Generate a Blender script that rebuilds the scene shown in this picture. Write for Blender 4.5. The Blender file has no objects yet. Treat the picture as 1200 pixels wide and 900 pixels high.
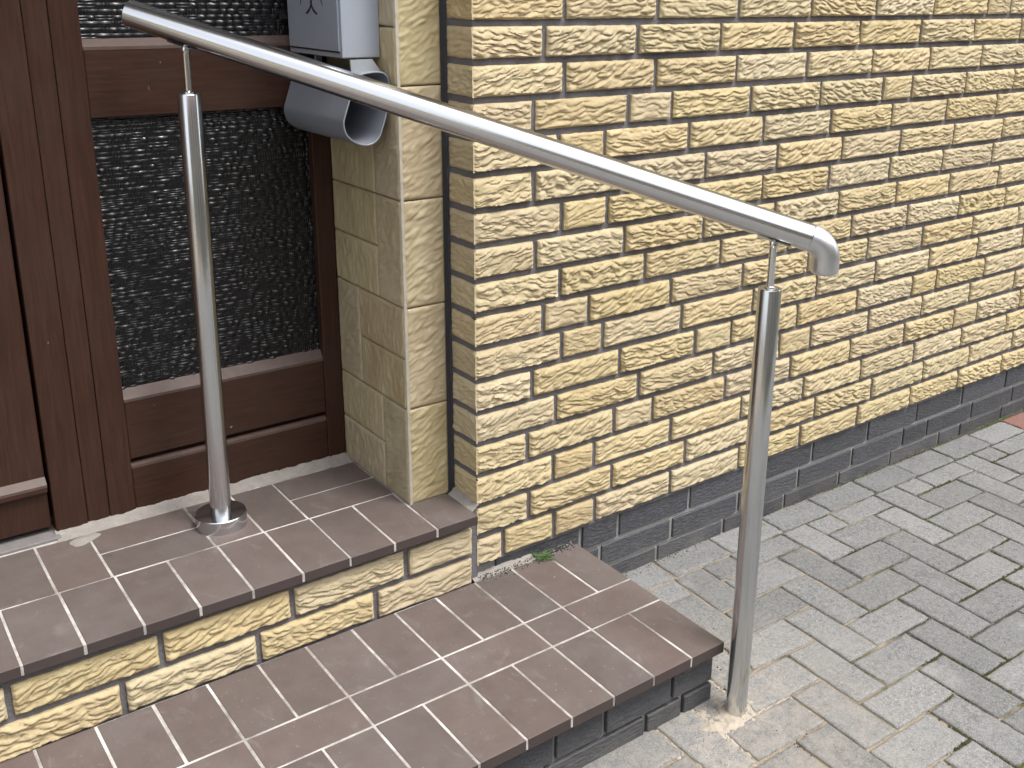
import bpy, bmesh, math, random
from mathutils import Vector, Matrix, noise
random.seed(7)
sc = bpy.context.scene
COL = sc.collection

# ------------------------------------------------------------------ camera, sky, sun, exposure
cam_d = bpy.data.cameras.new('camera'); cam = bpy.data.objects.new('camera', cam_d); COL.objects.link(cam)
right = Vector((0.7994, -0.6007, 0.0116)); up = Vector((0.1672, 0.2410, 0.9560)); fwd = Vector((0.5771, 0.7623, -0.2931))
right.normalize(); fwd = (fwd - right * fwd.dot(right)).normalized(); up = right.cross(fwd)
m = Matrix((right, up, -fwd)).transposed().to_4x4(); m.translation = Vector((-1.1039, -1.7173, 1.4000))
cam.matrix_world = m
cam_d.sensor_width = 36.0; cam_d.lens = 1228.22 / 1200 * 36
cam_d.shift_x = -47.44 / 1200; cam_d.shift_y = -89.99 / 1200
cam_d.clip_start = 0.02; cam_d.clip_end = 400
sc.camera = cam

SUN_EL, SUN_AZ = math.radians(63), math.radians(152)      # azimuth clockwise from +y: behind the camera, to the right
w = bpy.data.worlds.new('World'); sc.world = w; w.use_nodes = True
nt = w.node_tree; nt.nodes.clear()
sky = nt.nodes.new('ShaderNodeTexSky'); sky.sky_type = 'NISHITA'; sky.sun_disc = False
sky.sun_elevation = SUN_EL; sky.sun_rotation = SUN_AZ; sky.air_density = 1.0; sky.dust_density = 4.0; sky.ozone_density = 1.0
hs = nt.nodes.new('ShaderNodeHueSaturation'); hs.inputs['Saturation'].default_value = 0.28
bg = nt.nodes.new('ShaderNodeBackground'); bg.inputs['Strength'].default_value = 0.145
wo = nt.nodes.new('ShaderNodeOutputWorld')
nt.links.new(sky.outputs[0], hs.inputs['Color']); nt.links.new(hs.outputs[0], bg.inputs[0]); nt.links.new(bg.outputs[0], wo.inputs[0])
sl = bpy.data.lights.new('sun', 'SUN'); sl.energy = 0.80; sl.angle = math.radians(16); sl.color = (1.0, 0.975, 0.94)
so = bpy.data.objects.new('sun', sl); COL.objects.link(so)
sd = Vector((math.sin(SUN_AZ) * math.cos(SUN_EL), math.cos(SUN_AZ) * math.cos(SUN_EL), math.sin(SUN_EL)))
so.rotation_euler = sd.to_track_quat('Z', 'Y').to_euler(); so.location = sd * 20
sc.view_settings.view_transform = 'Standard'; sc.view_settings.look = 'None'
sc.view_settings.exposure = 1.50; sc.view_settings.gamma = 1.0; sc.view_settings.use_curve_mapping = False
sc.render.resolution_x = 1024; sc.render.resolution_y = 768

# ------------------------------------------------------------------ helpers
def link(o, parent=None):
    COL.objects.link(o)
    if parent: o.parent = parent
    return o
def mesh_of(name, verts, faces, mat=None, smooth=False):
    me = bpy.data.meshes.new(name); me.from_pydata([tuple(v) for v in verts], [], faces); me.update()
    if mat: me.materials.append(mat)
    if smooth: me.polygons.foreach_set('use_smooth', [True] * len(me.polygons))
    return me
def obj(name, me, parent=None, loc=None, rot=None, scale=None):
    o = bpy.data.objects.new(name, me); link(o, parent)
    if loc: o.location = loc
    if rot: o.rotation_euler = rot
    if scale: o.scale = scale
    return o
def empty(name, loc=(0, 0, 0)):
    o = bpy.data.objects.new(name, None); link(o); o.location = loc; o.empty_display_size = 0.1
    return o
def tag(o, label, cat, group=None, kind=None):
    o['label'] = label; o['category'] = cat
    if group: o['group'] = group
    if kind: o['kind'] = kind
    return o
class MB:
    def __init__(s): s.v = []; s.f = []
    def quadbox(s, x0, x1, y0, y1, z0, z1):
        n = len(s.v)
        s.v += [(x, y, z) for z in (z0, z1) for y in (y0, y1) for x in (x0, x1)]
        s.f += [tuple(n + i for i in q) for q in ((0, 2, 3, 1), (4, 5, 7, 6), (0, 1, 5, 4), (2, 6, 7, 3), (0, 4, 6, 2), (1, 3, 7, 5))]
    def add(s, verts, faces):
        n = len(s.v); s.v += list(verts); s.f += [tuple(n + i for i in q) for q in faces]
    def mesh(s, name, mat, smooth=False): return mesh_of(name, s.v, s.f, mat, smooth)
def bevel_mesh(me, w, seg=1):
    bm = bmesh.new(); bm.from_mesh(me)
    bmesh.ops.bevel(bm, geom=list(bm.edges), offset=w, segments=seg, affect='EDGES', profile=0.5, clamp_overlap=True)
    bm.to_mesh(me); bm.free(); me.update(); return me
def boxmesh(name, x0, x1, y0, y1, z0, z1, mat, bevel=0, seg=1):
    b = MB(); b.quadbox(x0, x1, y0, y1, z0, z1); me = b.mesh(name, mat)
    if bevel: bevel_mesh(me, bevel, seg)
    return me
def tube(name, pts, radii, mat, seg=32, cap=True, crease=0.6):
    """tube along points with a radius per point; caps rounded by the caller through shrinking radii"""
    v = []; f = []; prev = None
    for i, p in enumerate(pts):
        p = Vector(p)
        a = Vector(pts[max(i - 1, 0)]); b = Vector(pts[min(i + 1, len(pts) - 1)])
        d = (b - a).normalized()
        if prev is None:
            x = d.orthogonal().normalized()
        else:
            x = (prev - d * prev.dot(d)).normalized()
        prev = x; y = d.cross(x)
        for k in range(seg):
            t = 2 * math.pi * k / seg
            v.append(p + (x * math.cos(t) + y * math.sin(t)) * radii[i])
    for i in range(len(pts) - 1):
        for k in range(seg):
            f.append((i * seg + k, i * seg + (k + 1) % seg, (i + 1) * seg + (k + 1) % seg, (i + 1) * seg + k))
    if cap:
        f.append(tuple(reversed(range(seg)))); f.append(tuple((len(pts) - 1) * seg + k for k in range(seg)))
    me = mesh_of(name, v, f, mat, True)
    bm = bmesh.new(); bm.from_mesh(me)
    for e in bm.edges:
        if len(e.link_faces) == 2 and e.calc_face_angle() > crease: e.smooth = False
    bmesh.ops.recalc_face_normals(bm, faces=bm.faces)
    bm.to_mesh(me); bm.free()
    return me

# ------------------------------------------------------------------ materials
class Mat:
    def __init__(s, name, rough=0.8, metal=0.0, spec=0.5):
        s.m = bpy.data.materials.new(name); s.m.use_nodes = True; s.t = s.m.node_tree
        s.b = s.t.nodes['Principled BSDF']
        s.b.inputs['Roughness'].default_value = rough; s.b.inputs['Metallic'].default_value = metal
        s.b.inputs['Specular IOR Level'].default_value = spec
        s.geo = s.n('ShaderNodeNewGeometry'); s.oi = s.n('ShaderNodeObjectInfo'); s.tc = s.n('ShaderNodeTexCoord')
    def n(s, typ, **kw):
        nd = s.t.nodes.new(typ)
        for k, v in kw.items(): setattr(nd, k, v)
        return nd
    def l(s, a, b): s.t.links.new(a, b)
    def pos(s, scale=(1, 1, 1), obj=False, perobj=True):
        """coordinates in metres; each object samples its own patch"""
        mp = s.n('ShaderNodeMapping'); mp.inputs['Scale'].default_value = scale
        src = s.tc.outputs['Object'] if obj else s.geo.outputs['Position']
        if perobj:
            ad = s.n('ShaderNodeVectorMath', operation='MULTIPLY_ADD')
            cb = s.n('ShaderNodeCombineXYZ')
            for i in range(3): s.l(s.oi.outputs['Random'], cb.inputs[i])
            ad.inputs[1].default_value = (37.0, 71.0, 53.0); s.l(cb.outputs[0], ad.inputs[0]); s.l(src, ad.inputs[2])
            src = ad.outputs[0]
        s.l(src, mp.inputs['Vector']); return mp.outputs[0]
    def noise(s, vec, scale, detail=4, rough=0.55, dist=0.0):
        nd = s.n('ShaderNodeTexNoise'); nd.inputs['Scale'].default_value = scale; nd.inputs['Detail'].default_value = detail
        nd.inputs['Roughness'].default_value = rough; nd.inputs['Distortion'].default_value = dist
        if vec is not None: s.l(vec, nd.inputs['Vector'])
        return nd.outputs['Fac']
    def ramp(s, fac, stops, interp='LINEAR'):
        r = s.n('ShaderNodeValToRGB'); r.color_ramp.interpolation = interp
        el = r.color_ramp.elements
        while len(el) < len(stops): el.new(0.5)
        for e, (p, c) in zip(el, stops):
            e.position = p; e.color = (c, c, c, 1) if isinstance(c, (int, float)) else (*c, 1)
        s.l(fac, r.inputs[0]); return r.outputs[0]
    def mix(s, fac, a, b, mode='MIX'):
        mx = s.n('ShaderNodeMix', data_type='RGBA', blend_type=mode)
        for sock, val in ((mx.inputs[0], fac), (mx.inputs[6], a), (mx.inputs[7], b)):
            if isinstance(val, (int, float)): sock.default_value = val
            elif isinstance(val, tuple): sock.default_value = (*val, 1)
            else: s.l(val, sock)
        return mx.outputs[2]
    def math(s, op, a, b=None, c=None):
        nd = s.n('ShaderNodeMath', operation=op)
        for i, val in enumerate((a, b, c)):
            if val is None: continue
            if isinstance(val, (int, float)): nd.inputs[i].default_value = val
            else: s.l(val, nd.inputs[i])
        return nd.outputs[0]
    def color(s, c, k=0.78):
        if isinstance(c, tuple): s.b.inputs['Base Color'].default_value = (*(x * k for x in c), 1)
        else:
            h = s.n('ShaderNodeHueSaturation'); h.inputs['Value'].default_value = k; s.l(c, h.inputs['Color']); s.l(h.outputs[0], s.b.inputs['Base Color'])
    def rough(s, r): s.l(r, s.b.inputs['Roughness'])
    def bump(s, h, strength=0.3, dist=0.01):
        bp = s.n('ShaderNodeBump'); bp.inputs['Strength'].default_value = strength; bp.inputs['Distance'].default_value = dist
        s.l(h, bp.inputs['Height'])
        if s.b.inputs['Normal'].is_linked: s.l(s.b.inputs['Normal'].links[0].from_socket, bp.inputs['Normal'])
        s.l(bp.outputs[0], s.b.inputs['Normal'])
    def vary(s, col, amount=0.12, hue=0.01):
        h = s.n('ShaderNodeHueSaturation')
        v = s.n('ShaderNodeMapRange'); v.inputs['To Min'].default_value = 1 - amount; v.inputs['To Max'].default_value = 1 + amount
        s.l(s.oi.outputs['Random'], v.inputs[0]); s.l(v.outputs[0], h.inputs['Value'])
        r2 = s.math('FRACT', s.math('MULTIPLY', s.oi.outputs['Random'], 17.31))
        hv = s.n('ShaderNodeMapRange'); hv.inputs['To Min'].default_value = 0.5 - hue; hv.inputs['To Max'].default_value = 0.5 + hue
        s.l(r2, hv.inputs[0]); s.l(hv.outputs[0], h.inputs['Hue'])
        sv = s.n('ShaderNodeMapRange'); sv.inputs['To Min'].default_value = 0.86; sv.inputs['To Max'].default_value = 1.1
        s.l(s.math('FRACT', s.math('MULTIPLY', s.oi.outputs['Random'], 41.77)), sv.inputs[0]); s.l(sv.outputs[0], h.inputs['Saturation'])
        s.l(col, h.inputs['Color']); return h.outputs[0]

def mat_yellow():
    M = Mat('yellow_brick', 0.78, spec=0.35)
    p = M.pos()
    a = M.noise(p, 55, 5, 0.6); b = M.noise(p, 9, 3)
    c = M.ramp(a, [(0.25, (0.478, 0.370, 0.200)), (0.5, (0.548, 0.440, 0.256)), (0.8, (0.60, 0.497, 0.308))])
    c = M.mix(M.ramp(b, [(0.35, 0.0), (0.75, 0.55)]), c, (0.58, 0.482, 0.295))
    st = M.noise(M.pos(perobj=False), 3.1, 5, 0.65); c = M.mix(M.ramp(st, [(0.60, 0.0), (0.80, 0.15)]), c, (0.36, 0.29, 0.17))
    sp = M.noise(p, 420, 2); c = M.mix(M.ramp(sp, [(0.68, 0.0), (0.76, 0.35)]), c, (0.34, 0.24, 0.13))
    M.color(M.vary(c, 0.06, 0.0035))
    M.bump(M.noise(p, 700, 4, 0.6), 0.25, 0.002); M.bump(M.noise(p, 160, 4, 0.65, 0.5), 0.35, 0.004)
    return M.m
def mat_mortar(name, c1, c2, sc_=1.0):
    M = Mat(name, 0.95, spec=0.15); p = M.pos(perobj=False)
    a = M.noise(p, 18 * sc_, 6, 0.65); g = M.noise(p, 900, 3)
    c = M.mix(a, c1, c2); c = M.mix(M.ramp(g, [(0.6, 0.0), (0.72, 0.5)]), c, tuple(x * 1.7 for x in c2))
    M.color(c); M.bump(g, 0.6, 0.002); M.bump(M.noise(p, 120, 5, 0.7), 0.7, 0.004)
    return M.m
def mat_black_brick():
    M = Mat('black_brick', 0.55, spec=0.4); p = M.pos((1, 1, 1))
    a = M.noise(M.pos((1, 1, 3.0)), 60, 5, 0.65); b = M.noise(p, 12, 4)
    c = M.ramp(a, [(0.3, (0.052, 0.053, 0.060)), (0.6, (0.088, 0.090, 0.100)), (0.85, (0.145, 0.147, 0.158))])
    z = M.n('ShaderNodeSeparateXYZ'); M.l(M.geo.outputs['Position'], z.inputs[0])
    low = M.n('ShaderNodeMapRange'); low.inputs['From Min'].default_value = 0.085; low.inputs['From Max'].default_value = 0.0
    M.l(z.outputs[2], low.inputs[0])
    dust = M.math('MULTIPLY', low.outputs[0], M.ramp(b, [(0.35, 0.0), (0.7, 0.75)]))
    c = M.mix(dust, c, (0.17, 0.16, 0.145))
    M.color(M.vary(c, 0.2, 0.0)); M.bump(a, 0.8, 0.006); M.bump(M.noise(p, 600, 3), 0.3, 0.002)
    return M.m
def mat_paver(name='concrete_paver', tint=None):
    M = Mat(name, 0.9, spec=0.25); p = M.pos(); pw = M.pos(perobj=False)
    big = M.noise(p, 14, 4, 0.6); fine = M.noise(p, 330, 4, 0.75); grit = M.n('ShaderNodeTexVoronoi'); grit.inputs['Scale'].default_value = 260
    M.l(p, grit.inputs['Vector'])
    c = M.ramp(fine, [(0.30, (0.082, 0.082, 0.081)), (0.5, (0.205, 0.205, 0.201)), (0.72, (0.39, 0.39, 0.38))])
    md = M.noise(p, 105, 4, 0.7); c = M.mix(M.ramp(md, [(0.36, 0.6), (0.5, 0.0)]), c, (0.10, 0.10, 0.098)); c = M.mix(M.ramp(md, [(0.55, 0.0), (0.72, 0.5)]), c, (0.33, 0.33, 0.322)); c = M.mix(M.ramp(big, [(0.40, 0.0), (0.7, 0.45)]), c, (0.265, 0.265, 0.258))
    c = M.mix(M.ramp(grit.outputs['Distance'], [(0.08, 0.7), (0.2, 0.0)]), c, (0.50, 0.49, 0.47))
    gs = M.n('ShaderNodeTexVoronoi'); gs.inputs['Scale'].default_value = 190; M.l(M.pos((1.1, 0.9, 1)), gs.inputs['Vector'])
    c = M.mix(M.ramp(gs.outputs['Distance'], [(0.09, 0.75), (0.2, 0.0)]), c, (0.10, 0.10, 0.10))
    if tint: c = M.mix(0.75, c, tint, 'MIX')
    c = M.vary(c, 0.17, 0.0)
    # dried lime marks and oily spots lying on the stones
    st = M.noise(pw, 5.2, 5, 0.6); c = M.mix(M.ramp(st, [(0.62, 0.0), (0.78, 0.5)]), c, (0.46, 0.455, 0.44))
    wl = M.noise(M.pos((1.3, 1, 1), perobj=False), 17, 4, 0.6, 1.0); c = M.mix(M.ramp(wl, [(0.70, 0.0), (0.80, 0.55)]), c, (0.60, 0.59, 0.57))
    ol = M.noise(M.pos((1, 1.2, 1), perobj=False), 24, 3, 0.5, 0.8); c = M.mix(M.ramp(ol, [(0.76, 0.0), (0.82, 0.6)]), c, (0.09, 0.085, 0.075))
    # sand swept around the newly set post
    sp = M.n('ShaderNodeVectorMath', operation='DISTANCE'); M.l(M.geo.outputs['Position'], sp.inputs[0]); sp.inputs[1].default_value = (0.24, -0.56, 0)
    near = M.n('ShaderNodeMapRange'); near.inputs['From Min'].default_value = 0.50; near.inputs['From Max'].default_value = 0.03; M.l(sp.outputs['Value'], near.inputs[0])
    sn = M.math('MULTIPLY', near.outputs[0], M.ramp(M.noise(pw, 30, 6, 0.7), [(0.32, 0.0), (0.62, 1.0)]))
    c = M.mix(M.math('MULTIPLY', sn, 0.55), c, (0.46, 0.41, 0.34))
    M.color(c)
    M.bump(fine, 0.6, 0.003); M.bump(md, 0.6, 0.004)
    return M.m
def mat_bed():
    M = Mat('joint_sand', 0.97, spec=0.1); p = M.pos(perobj=False)
    g = M.noise(p, 500, 4, 0.7)
    sand = M.ramp(g, [(0.3, (0.24, 0.19, 0.13)), (0.7, (0.50, 0.42, 0.31))])
    dark = M.ramp(g, [(0.3, (0.035, 0.033, 0.027)), (0.7, (0.13, 0.12, 0.10))])
    moss = M.ramp(g, [(0.3, (0.030, 0.042, 0.010)), (0.7, (0.11, 0.13, 0.035))])
    xyz = M.n('ShaderNodeSeparateXYZ'); M.l(M.geo.outputs['Position'], xyz.inputs[0])
    far = M.math('MULTIPLY_ADD', xyz.outputs[1], -0.35, M.math('MULTIPLY', xyz.outputs[0], 0.75))
    patch = M.noise(p, 6.5, 4, 0.6)
    f1 = M.ramp(M.math('MULTIPLY_ADD', far, 0.62, M.math('MULTIPLY_ADD', patch, 1.3, -0.72)), [(0.34, 0.0), (0.5, 1.0)])
    f2 = M.math('MULTIPLY', M.ramp(M.noise(p, 4.0, 3, 0.5, 0.3), [(0.50, 0.0), (0.58, 0.85)]), M.ramp(far, [(0.55, 0.0), (0.8, 1.0)]))
    c = M.mix(f2, M.mix(f1, sand, dark), moss)
    M.color(c); M.bump(g, 0.9, 0.003)
    return M.m
def mat_tile():
    M = Mat('brown_clinker_tile', 0.5, spec=0.42); p = M.pos()
    a = M.noise(p, 22, 5, 0.6); b = M.noise(p, 380, 3, 0.6); d = M.noise(M.pos(perobj=False), 7, 5, 0.65)
    c = M.ramp(a, [(0.3, (0.118, 0.091, 0.082)), (0.55, (0.132, 0.103, 0.093)), (0.8, (0.148, 0.117, 0.106))])
    c = M.mix(M.ramp(b, [(0.58, 0.0), (0.75, 0.30)]), c, (0.17, 0.14, 0.125))
    c = M.mix(M.ramp(d, [(0.48, 0.0), (0.75, 0.30)]), c, (0.19, 0.172, 0.163)); gr = M.noise(M.pos(perobj=False), 150, 3, 0.6); c = M.mix(M.ramp(gr, [(0.685, 0.0), (0.74, 0.6)]), c, (0.36, 0.34, 0.32)); sm = M.noise(M.pos((1.6, 1, 1), perobj=False), 13, 5, 0.7, 0.8); c = M.mix(M.ramp(sm, [(0.57, 0.0), (0.74, 0.40)]), c, (0.25, 0.235, 0.225)); c = M.mix(M.ramp(sm, [(0.28, 0.35), (0.42, 0.0)]), c, (0.085, 0.066, 0.06))
    sc2 = M.noise(M.pos((1.0, 4.0, 1), perobj=False), 34, 3, 0.5, 1.5); c = M.mix(M.ramp(sc2, [(0.73, 0.0), (0.80, 0.35)]), c, (0.36, 0.34, 0.33))
    # upward faces take the lighter tone, front edges a darker brown
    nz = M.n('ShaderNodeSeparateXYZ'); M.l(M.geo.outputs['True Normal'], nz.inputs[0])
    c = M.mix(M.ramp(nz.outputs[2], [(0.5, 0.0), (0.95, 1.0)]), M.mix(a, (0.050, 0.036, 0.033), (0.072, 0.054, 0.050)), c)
    M.color(M.vary(c, 0.09, 0.006))
    M.rough(M.ramp(d, [(0.3, 0.52), (0.7, 0.64)])); M.bump(b, 0.14, 0.001)
    return M.m
def mat_grout():
    M = Mat('pale_grout', 0.9, spec=0.2); p = M.pos(perobj=False)
    a = M.noise(p, 9, 6, 0.72)
    M.color(M.ramp(a, [(0.34, (0.20, 0.18, 0.16)), (0.50, (0.42, 0.39, 0.355)), (0.66, (0.66, 0.64, 0.60))])); M.bump(M.noise(p, 300, 4), 0.5, 0.002)
    return M.m
def mat_walltile():
    M = Mat('beige_wall_tile', 0.5, spec=0.45); p = M.pos(obj=True)
    a = M.noise(M.pos((1, 1, 0.5), obj=True), 18, 5, 0.6)
    c = M.ramp(a, [(0.3, (0.43, 0.345, 0.200)), (0.55, (0.51, 0.425, 0.265)), (0.8, (0.56, 0.485, 0.325))])
    M.color(M.vary(c, 0.07, 0.01))
    M.bump(M.noise(p, 300, 3), 0.15, 0.002)
    return M.m
def mat_wood():
    M = Mat('brown_painted_wood', 0.42, spec=0.32)
    at = M.n('ShaderNodeAttribute'); at.attribute_name = 'grain'
    p = M.pos(); pg = M.n('ShaderNodeMapping'); pg.inputs['Scale'].default_value = (1, 1, 1)
    g = M.noise(M.pos((18, 18, 1.0), obj=True), 9, 5, 0.65, 0.6); h = M.noise(M.pos((1.2, 18, 18), obj=True), 9, 5, 0.65, 0.6)
    gr = M.mix(at.outputs['Fac'], g, h)
    c = M.ramp(gr, [(0.28, (0.031, 0.0130, 0.0076)), (0.5, (0.046, 0.0195, 0.0115)), (0.75, (0.068, 0.0290, 0.0170))])
    b = M.noise(p, 7, 4); c = M.mix(M.ramp(b, [(0.45, 0.0), (0.8, 0.4)]), c, (0.056, 0.030, 0.021))
    sp = M.noise(M.pos((1, 1, 0.5), perobj=False), 75, 2, 0.5); c = M.mix(M.ramp(sp, [(0.775, 0.0), (0.80, 0.8)]), c, (0.32, 0.24, 0.20))
    M.color(c); M.rough(M.ramp(b, [(0.3, 0.36), (0.7, 0.52)])); M.bump(gr, 0.12, 0.002)
    return M.m
def mat_glass():
    M = Mat('ornamental_dark_glass', 0.13, spec=0.5)
    p = M.pos(perobj=False); M.color((0.010, 0.010, 0.011)); M.b.inputs['IOR'].default_value = 1.42
    M.rough(M.ramp(M.noise(p, 70, 3), [(0.3, 0.15), (0.7, 0.27)])); M.bump(M.noise(p, 420, 2), 0.12, 0.001)
    return M.m
def mat_steel(name, rough, col=(0.68, 0.67, 0.655), brushed=0.12):
    M = Mat(name, rough, metal=1.0)
    p = M.pos((1, 1, 1), perobj=False); a = M.noise(p, 6, 3)
    M.color(M.mix(a, tuple(x * 0.95 for x in col), col), 1.0)
    M.rough(M.ramp(M.noise(p, 9, 3), [(0.3, rough * 0.92), (0.7, rough * 1.1)]))
    if brushed: M.bump(M.noise(M.pos((60, 60, 60), perobj=False), 20, 2), brushed, 0.0006)
    return M.m
def mat_paint(name, col, rough, metal=0.0, chalk=True):
    M = Mat(name, rough, metal=metal, spec=0.5); p = M.pos(perobj=False)
    c = M.mix(M.noise(p, 30, 4), tuple(x * 0.92 for x in col), tuple(min(1, x * 1.06) for x in col))
    if chalk:
        z = M.n('ShaderNodeSeparateXYZ'); M.l(M.geo.outputs['Position'], z.inputs[0])
        lo = M.n('ShaderNodeMapRange'); lo.inputs['From Min'].default_value = 1.30; lo.inputs['From Max'].default_value = 1.262; M.l(z.outputs[2], lo.inputs[0])
        c = M.mix(M.math('MULTIPLY', lo.outputs[0], M.ramp(M.noise(p, 110, 5, 0.65), [(0.40, 0.0), (0.6, 0.55)])), c, (0.42, 0.41, 0.36))
        c = M.mix(M.ramp(M.noise(p, 140, 3), [(0.72, 0.0), (0.76, 0.5)]), c, (0.5, 0.5, 0.5))
    M.color(c); M.bump(M.noise(p, 250, 3), 0.06, 0.001); return M.m
def mat_plain(name, col, rough=0.6, **k):
    M = Mat(name, rough, **k); p = M.pos(perobj=False)
    M.color(M.mix(M.noise(p, 60, 4), tuple(x * 0.7 for x in col), tuple(min(1, x * 1.25) for x in col))); return M.m

YEL = mat_yellow(); MORT = mat_mortar('grey_violet_mortar', (0.13, 0.122, 0.130), (0.255, 0.242, 0.250))
PMORT = mat_mortar('light_plinth_mortar', (0.24, 0.24, 0.225), (0.46, 0.455, 0.43)); BLK = mat_black_brick()
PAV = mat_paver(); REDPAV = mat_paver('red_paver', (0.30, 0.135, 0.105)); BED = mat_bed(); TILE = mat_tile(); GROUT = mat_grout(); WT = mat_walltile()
WGROUT = mat_plain('wall_tile_edge', (0.50, 0.46, 0.37), 0.7); DARKJ = mat_plain('dark_joint_filler', (0.045, 0.047, 0.055), 0.85)
WOOD = mat_wood(); GLASS = mat_glass(); STEEL = mat_steel('brushed_steel', 0.185, (0.625, 0.635, 0.645), 0.0); STEELM = mat_steel('satin_steel', 0.36, (0.64, 0.65, 0.66), 0.0)
STEELP = mat_steel('polished_steel', 0.14, (0.7, 0.7, 0.69), 0.0)
BOXP = mat_paint('grey_blue_paint', (0.40, 0.44, 0.51), 0.36, 0.15); PLAST = mat_paint('grey_plastic', (0.25, 0.27, 0.31), 0.38, 0.0, False)
INK = mat_plain('dark_print', (0.02, 0.022, 0.028), 0.6); WOODL = mat_plain('lit_weathered_ledge', (0.105, 0.068, 0.056), 0.6); DARK = mat_plain('dark_inside', (0.01, 0.009, 0.008), 0.9)  # ledge wood: faded paint, lightened further for the light the ledges catch
CEM = mat_mortar('cement_fillet', (0.22, 0.20, 0.18), (0.46, 0.43, 0.395), 2.0)
SAND = mat_plain('pale_sand', (0.44, 0.385, 0.31), 0.95, spec=0.1); LEAF = mat_plain('weed_leaf', (0.075, 0.135, 0.035), 0.6); YLEAF = mat_plain('pale_weed_leaf', (0.30, 0.30, 0.05), 0.6)
PLASTER = mat_plain('porch_plaster', (0.45, 0.42, 0.36), 0.9); PLASTERD = mat_plain('grey_sill', (0.20, 0.185, 0.18), 0.8); DRY = mat_plain('dry_stalk', (0.12, 0.115, 0.05), 0.8)

# ------------------------------------------------------------------ rock-faced bricks
def N(x, y, z): return noise.noise(Vector((x, y, z)))
def relief(u, v, seed, amp=1.0, ang=0.18):
    ang = 0.10 + 0.20 * math.sin(seed * 1.7); ks = 1 + 0.30 * math.sin(seed * 2.9); kt = 1 + 0.20 * math.sin(seed * 4.3); amp *= 1 + 0.18 * math.sin(seed * 3.7)
    ca, sa = math.cos(ang), math.sin(ang)
    s = u * ca + v * sa; t = -u * sa + v * ca
    t += 0.0055 * N(u / 0.036, v / 0.040, seed + 3.3) + 0.0032 * N(u / 0.016, v / 0.016, seed + 8.1)
    a = abs(N(s / (0.046 * ks), t / (0.0090 * kt), seed)); b = abs(N(s / 0.026, t / 0.0052, seed + 20.5)); e = N(u / 0.06, v / 0.03, seed + 40)
    return amp * (0.0084 * min(a, 0.42) ** 0.62 + 0.0034 * b ** 0.8 + 0.0022 * e)
def rough_face(L, H, seed, amp, step=0.0020, droop=0.55):
    nu = max(4, int(L / step)); nv = max(4, int(H / step))
    P = []
    for j in range(nv + 1):
        v = H * j / nv
        for i in range(nu + 1):
            u = L * i / nu
            h = relief(u, v, seed, amp)
            ed = min(u, L - u, v, H - v)
            k = min(1.0, ed / 0.006); h = h * (0.35 + 0.65 * k) - 0.0025 * (1 - k) ** 2
            du = 0.0012 * N(v / 0.012, seed, 5.5) if (i == 0 or i == nu) else 0
            dv = 0.0014 * N(u / 0.014, seed, 9.5) if (j == 0 or j == nv) else 0
            P.append((u + du, h, v + dv - droop * h * k))
    return P, nu, nv
def rock_brick(name, L, H, D, seed, amp=1.0, step=0.0020):
    """front face looks to -y at y=0 (relief proud), origin at lower left front corner"""
    P, nu, nv = rough_face(L, H, seed, amp, step)
    base = 0.0045 * amp
    v = [(x, -(h - base), z) for x, h, z in P]; f = []
    W = nu + 1
    for j in range(nv):
        for i in range(nu): f.append((j * W + i, j * W + i + 1, (j + 1) * W + i + 1, (j + 1) * W + i))
    rim = [i for i in range(W)] + [j * W + nu for j in range(1, nv + 1)] + [nv * W + i for i in range(nu - 1, -1, -1)] + [j * W for j in range(nv - 1, 0, -1)]
    n = len(v); v += [(v[r][0], D, v[r][2]) for r in rim]
    for k in range(len(rim)):
        a, b = rim[k], rim[(k + 1) % len(rim)]; f.append((b, a, n + k, n + (k + 1) % len(rim)))
    me = mesh_of(name, v, f, YEL, True)
    bm = bmesh.new(); bm.from_mesh(me)
    rs = set(rim); bm.verts.ensure_lookup_table()
    for e in bm.edges:
        if e.verts[0].index in rs and e.verts[1].index in rs: e.smooth = False
    bm.to_mesh(me); bm.free(); return me
def corner_brick(name, L, H, D, seed):
    """front along +x from the corner at x=0, side face looks to -x and runs back D"""
    P, nu, nv = rough_face(L, H, seed, 1.0); Q, mu, mv = rough_face(D, H, seed + 60, 0.55)
    base = 0.0045; W = nu + 1; v = []; f = []
    for idx, (x, h, z) in enumerate(P):
        i = idx % W; k = min(1, i / 3); v.append((x - 0.002 * (1 - k), -(h - base) * k, z))
    for j in range(nv):
        for i in range(nu): f.append((j * W + i, j * W + i + 1, (j + 1) * W + i + 1, (j + 1) * W + i))
    cols = [[j * W for j in range(nv + 1)]]
    for i in range(1, mu + 1):
        c = []
        for j in range(nv + 1):
            x, h, z = Q[min(j, mv) * (mu + 1) + i]; c.append(len(v)); v.append((-(h - 0.0025), x, z))
        cols.append(c)
    for a, b in zip(cols[:-1], cols[1:]):
        for j in range(nv): f.append((b[j], a[j], a[j + 1], b[j + 1]))
    # top and bottom lids and right end
    for j, flip in ((0, False), (nv, True)):
        ring = [cols[i][j] for i in range(mu, 0, -1)] + [j * W + i for i in range(nu + 1)]
        n = len(v); v.append((L, D, v[ring[0]][2])); ring.append(n); f.append(tuple(ring) if flip else tuple(reversed(ring)))
    n = len(v)
    me = mesh_of(name, v, f, YEL, True)
    bm = bmesh.new(); bm.from_mesh(me); 
    for e in bm.edges:
        if len(e.link_faces) == 2 and e.calc_face_angle() > 1.0: e.smooth = False
    bm.to_mesh(me); bm.free(); return me

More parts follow.
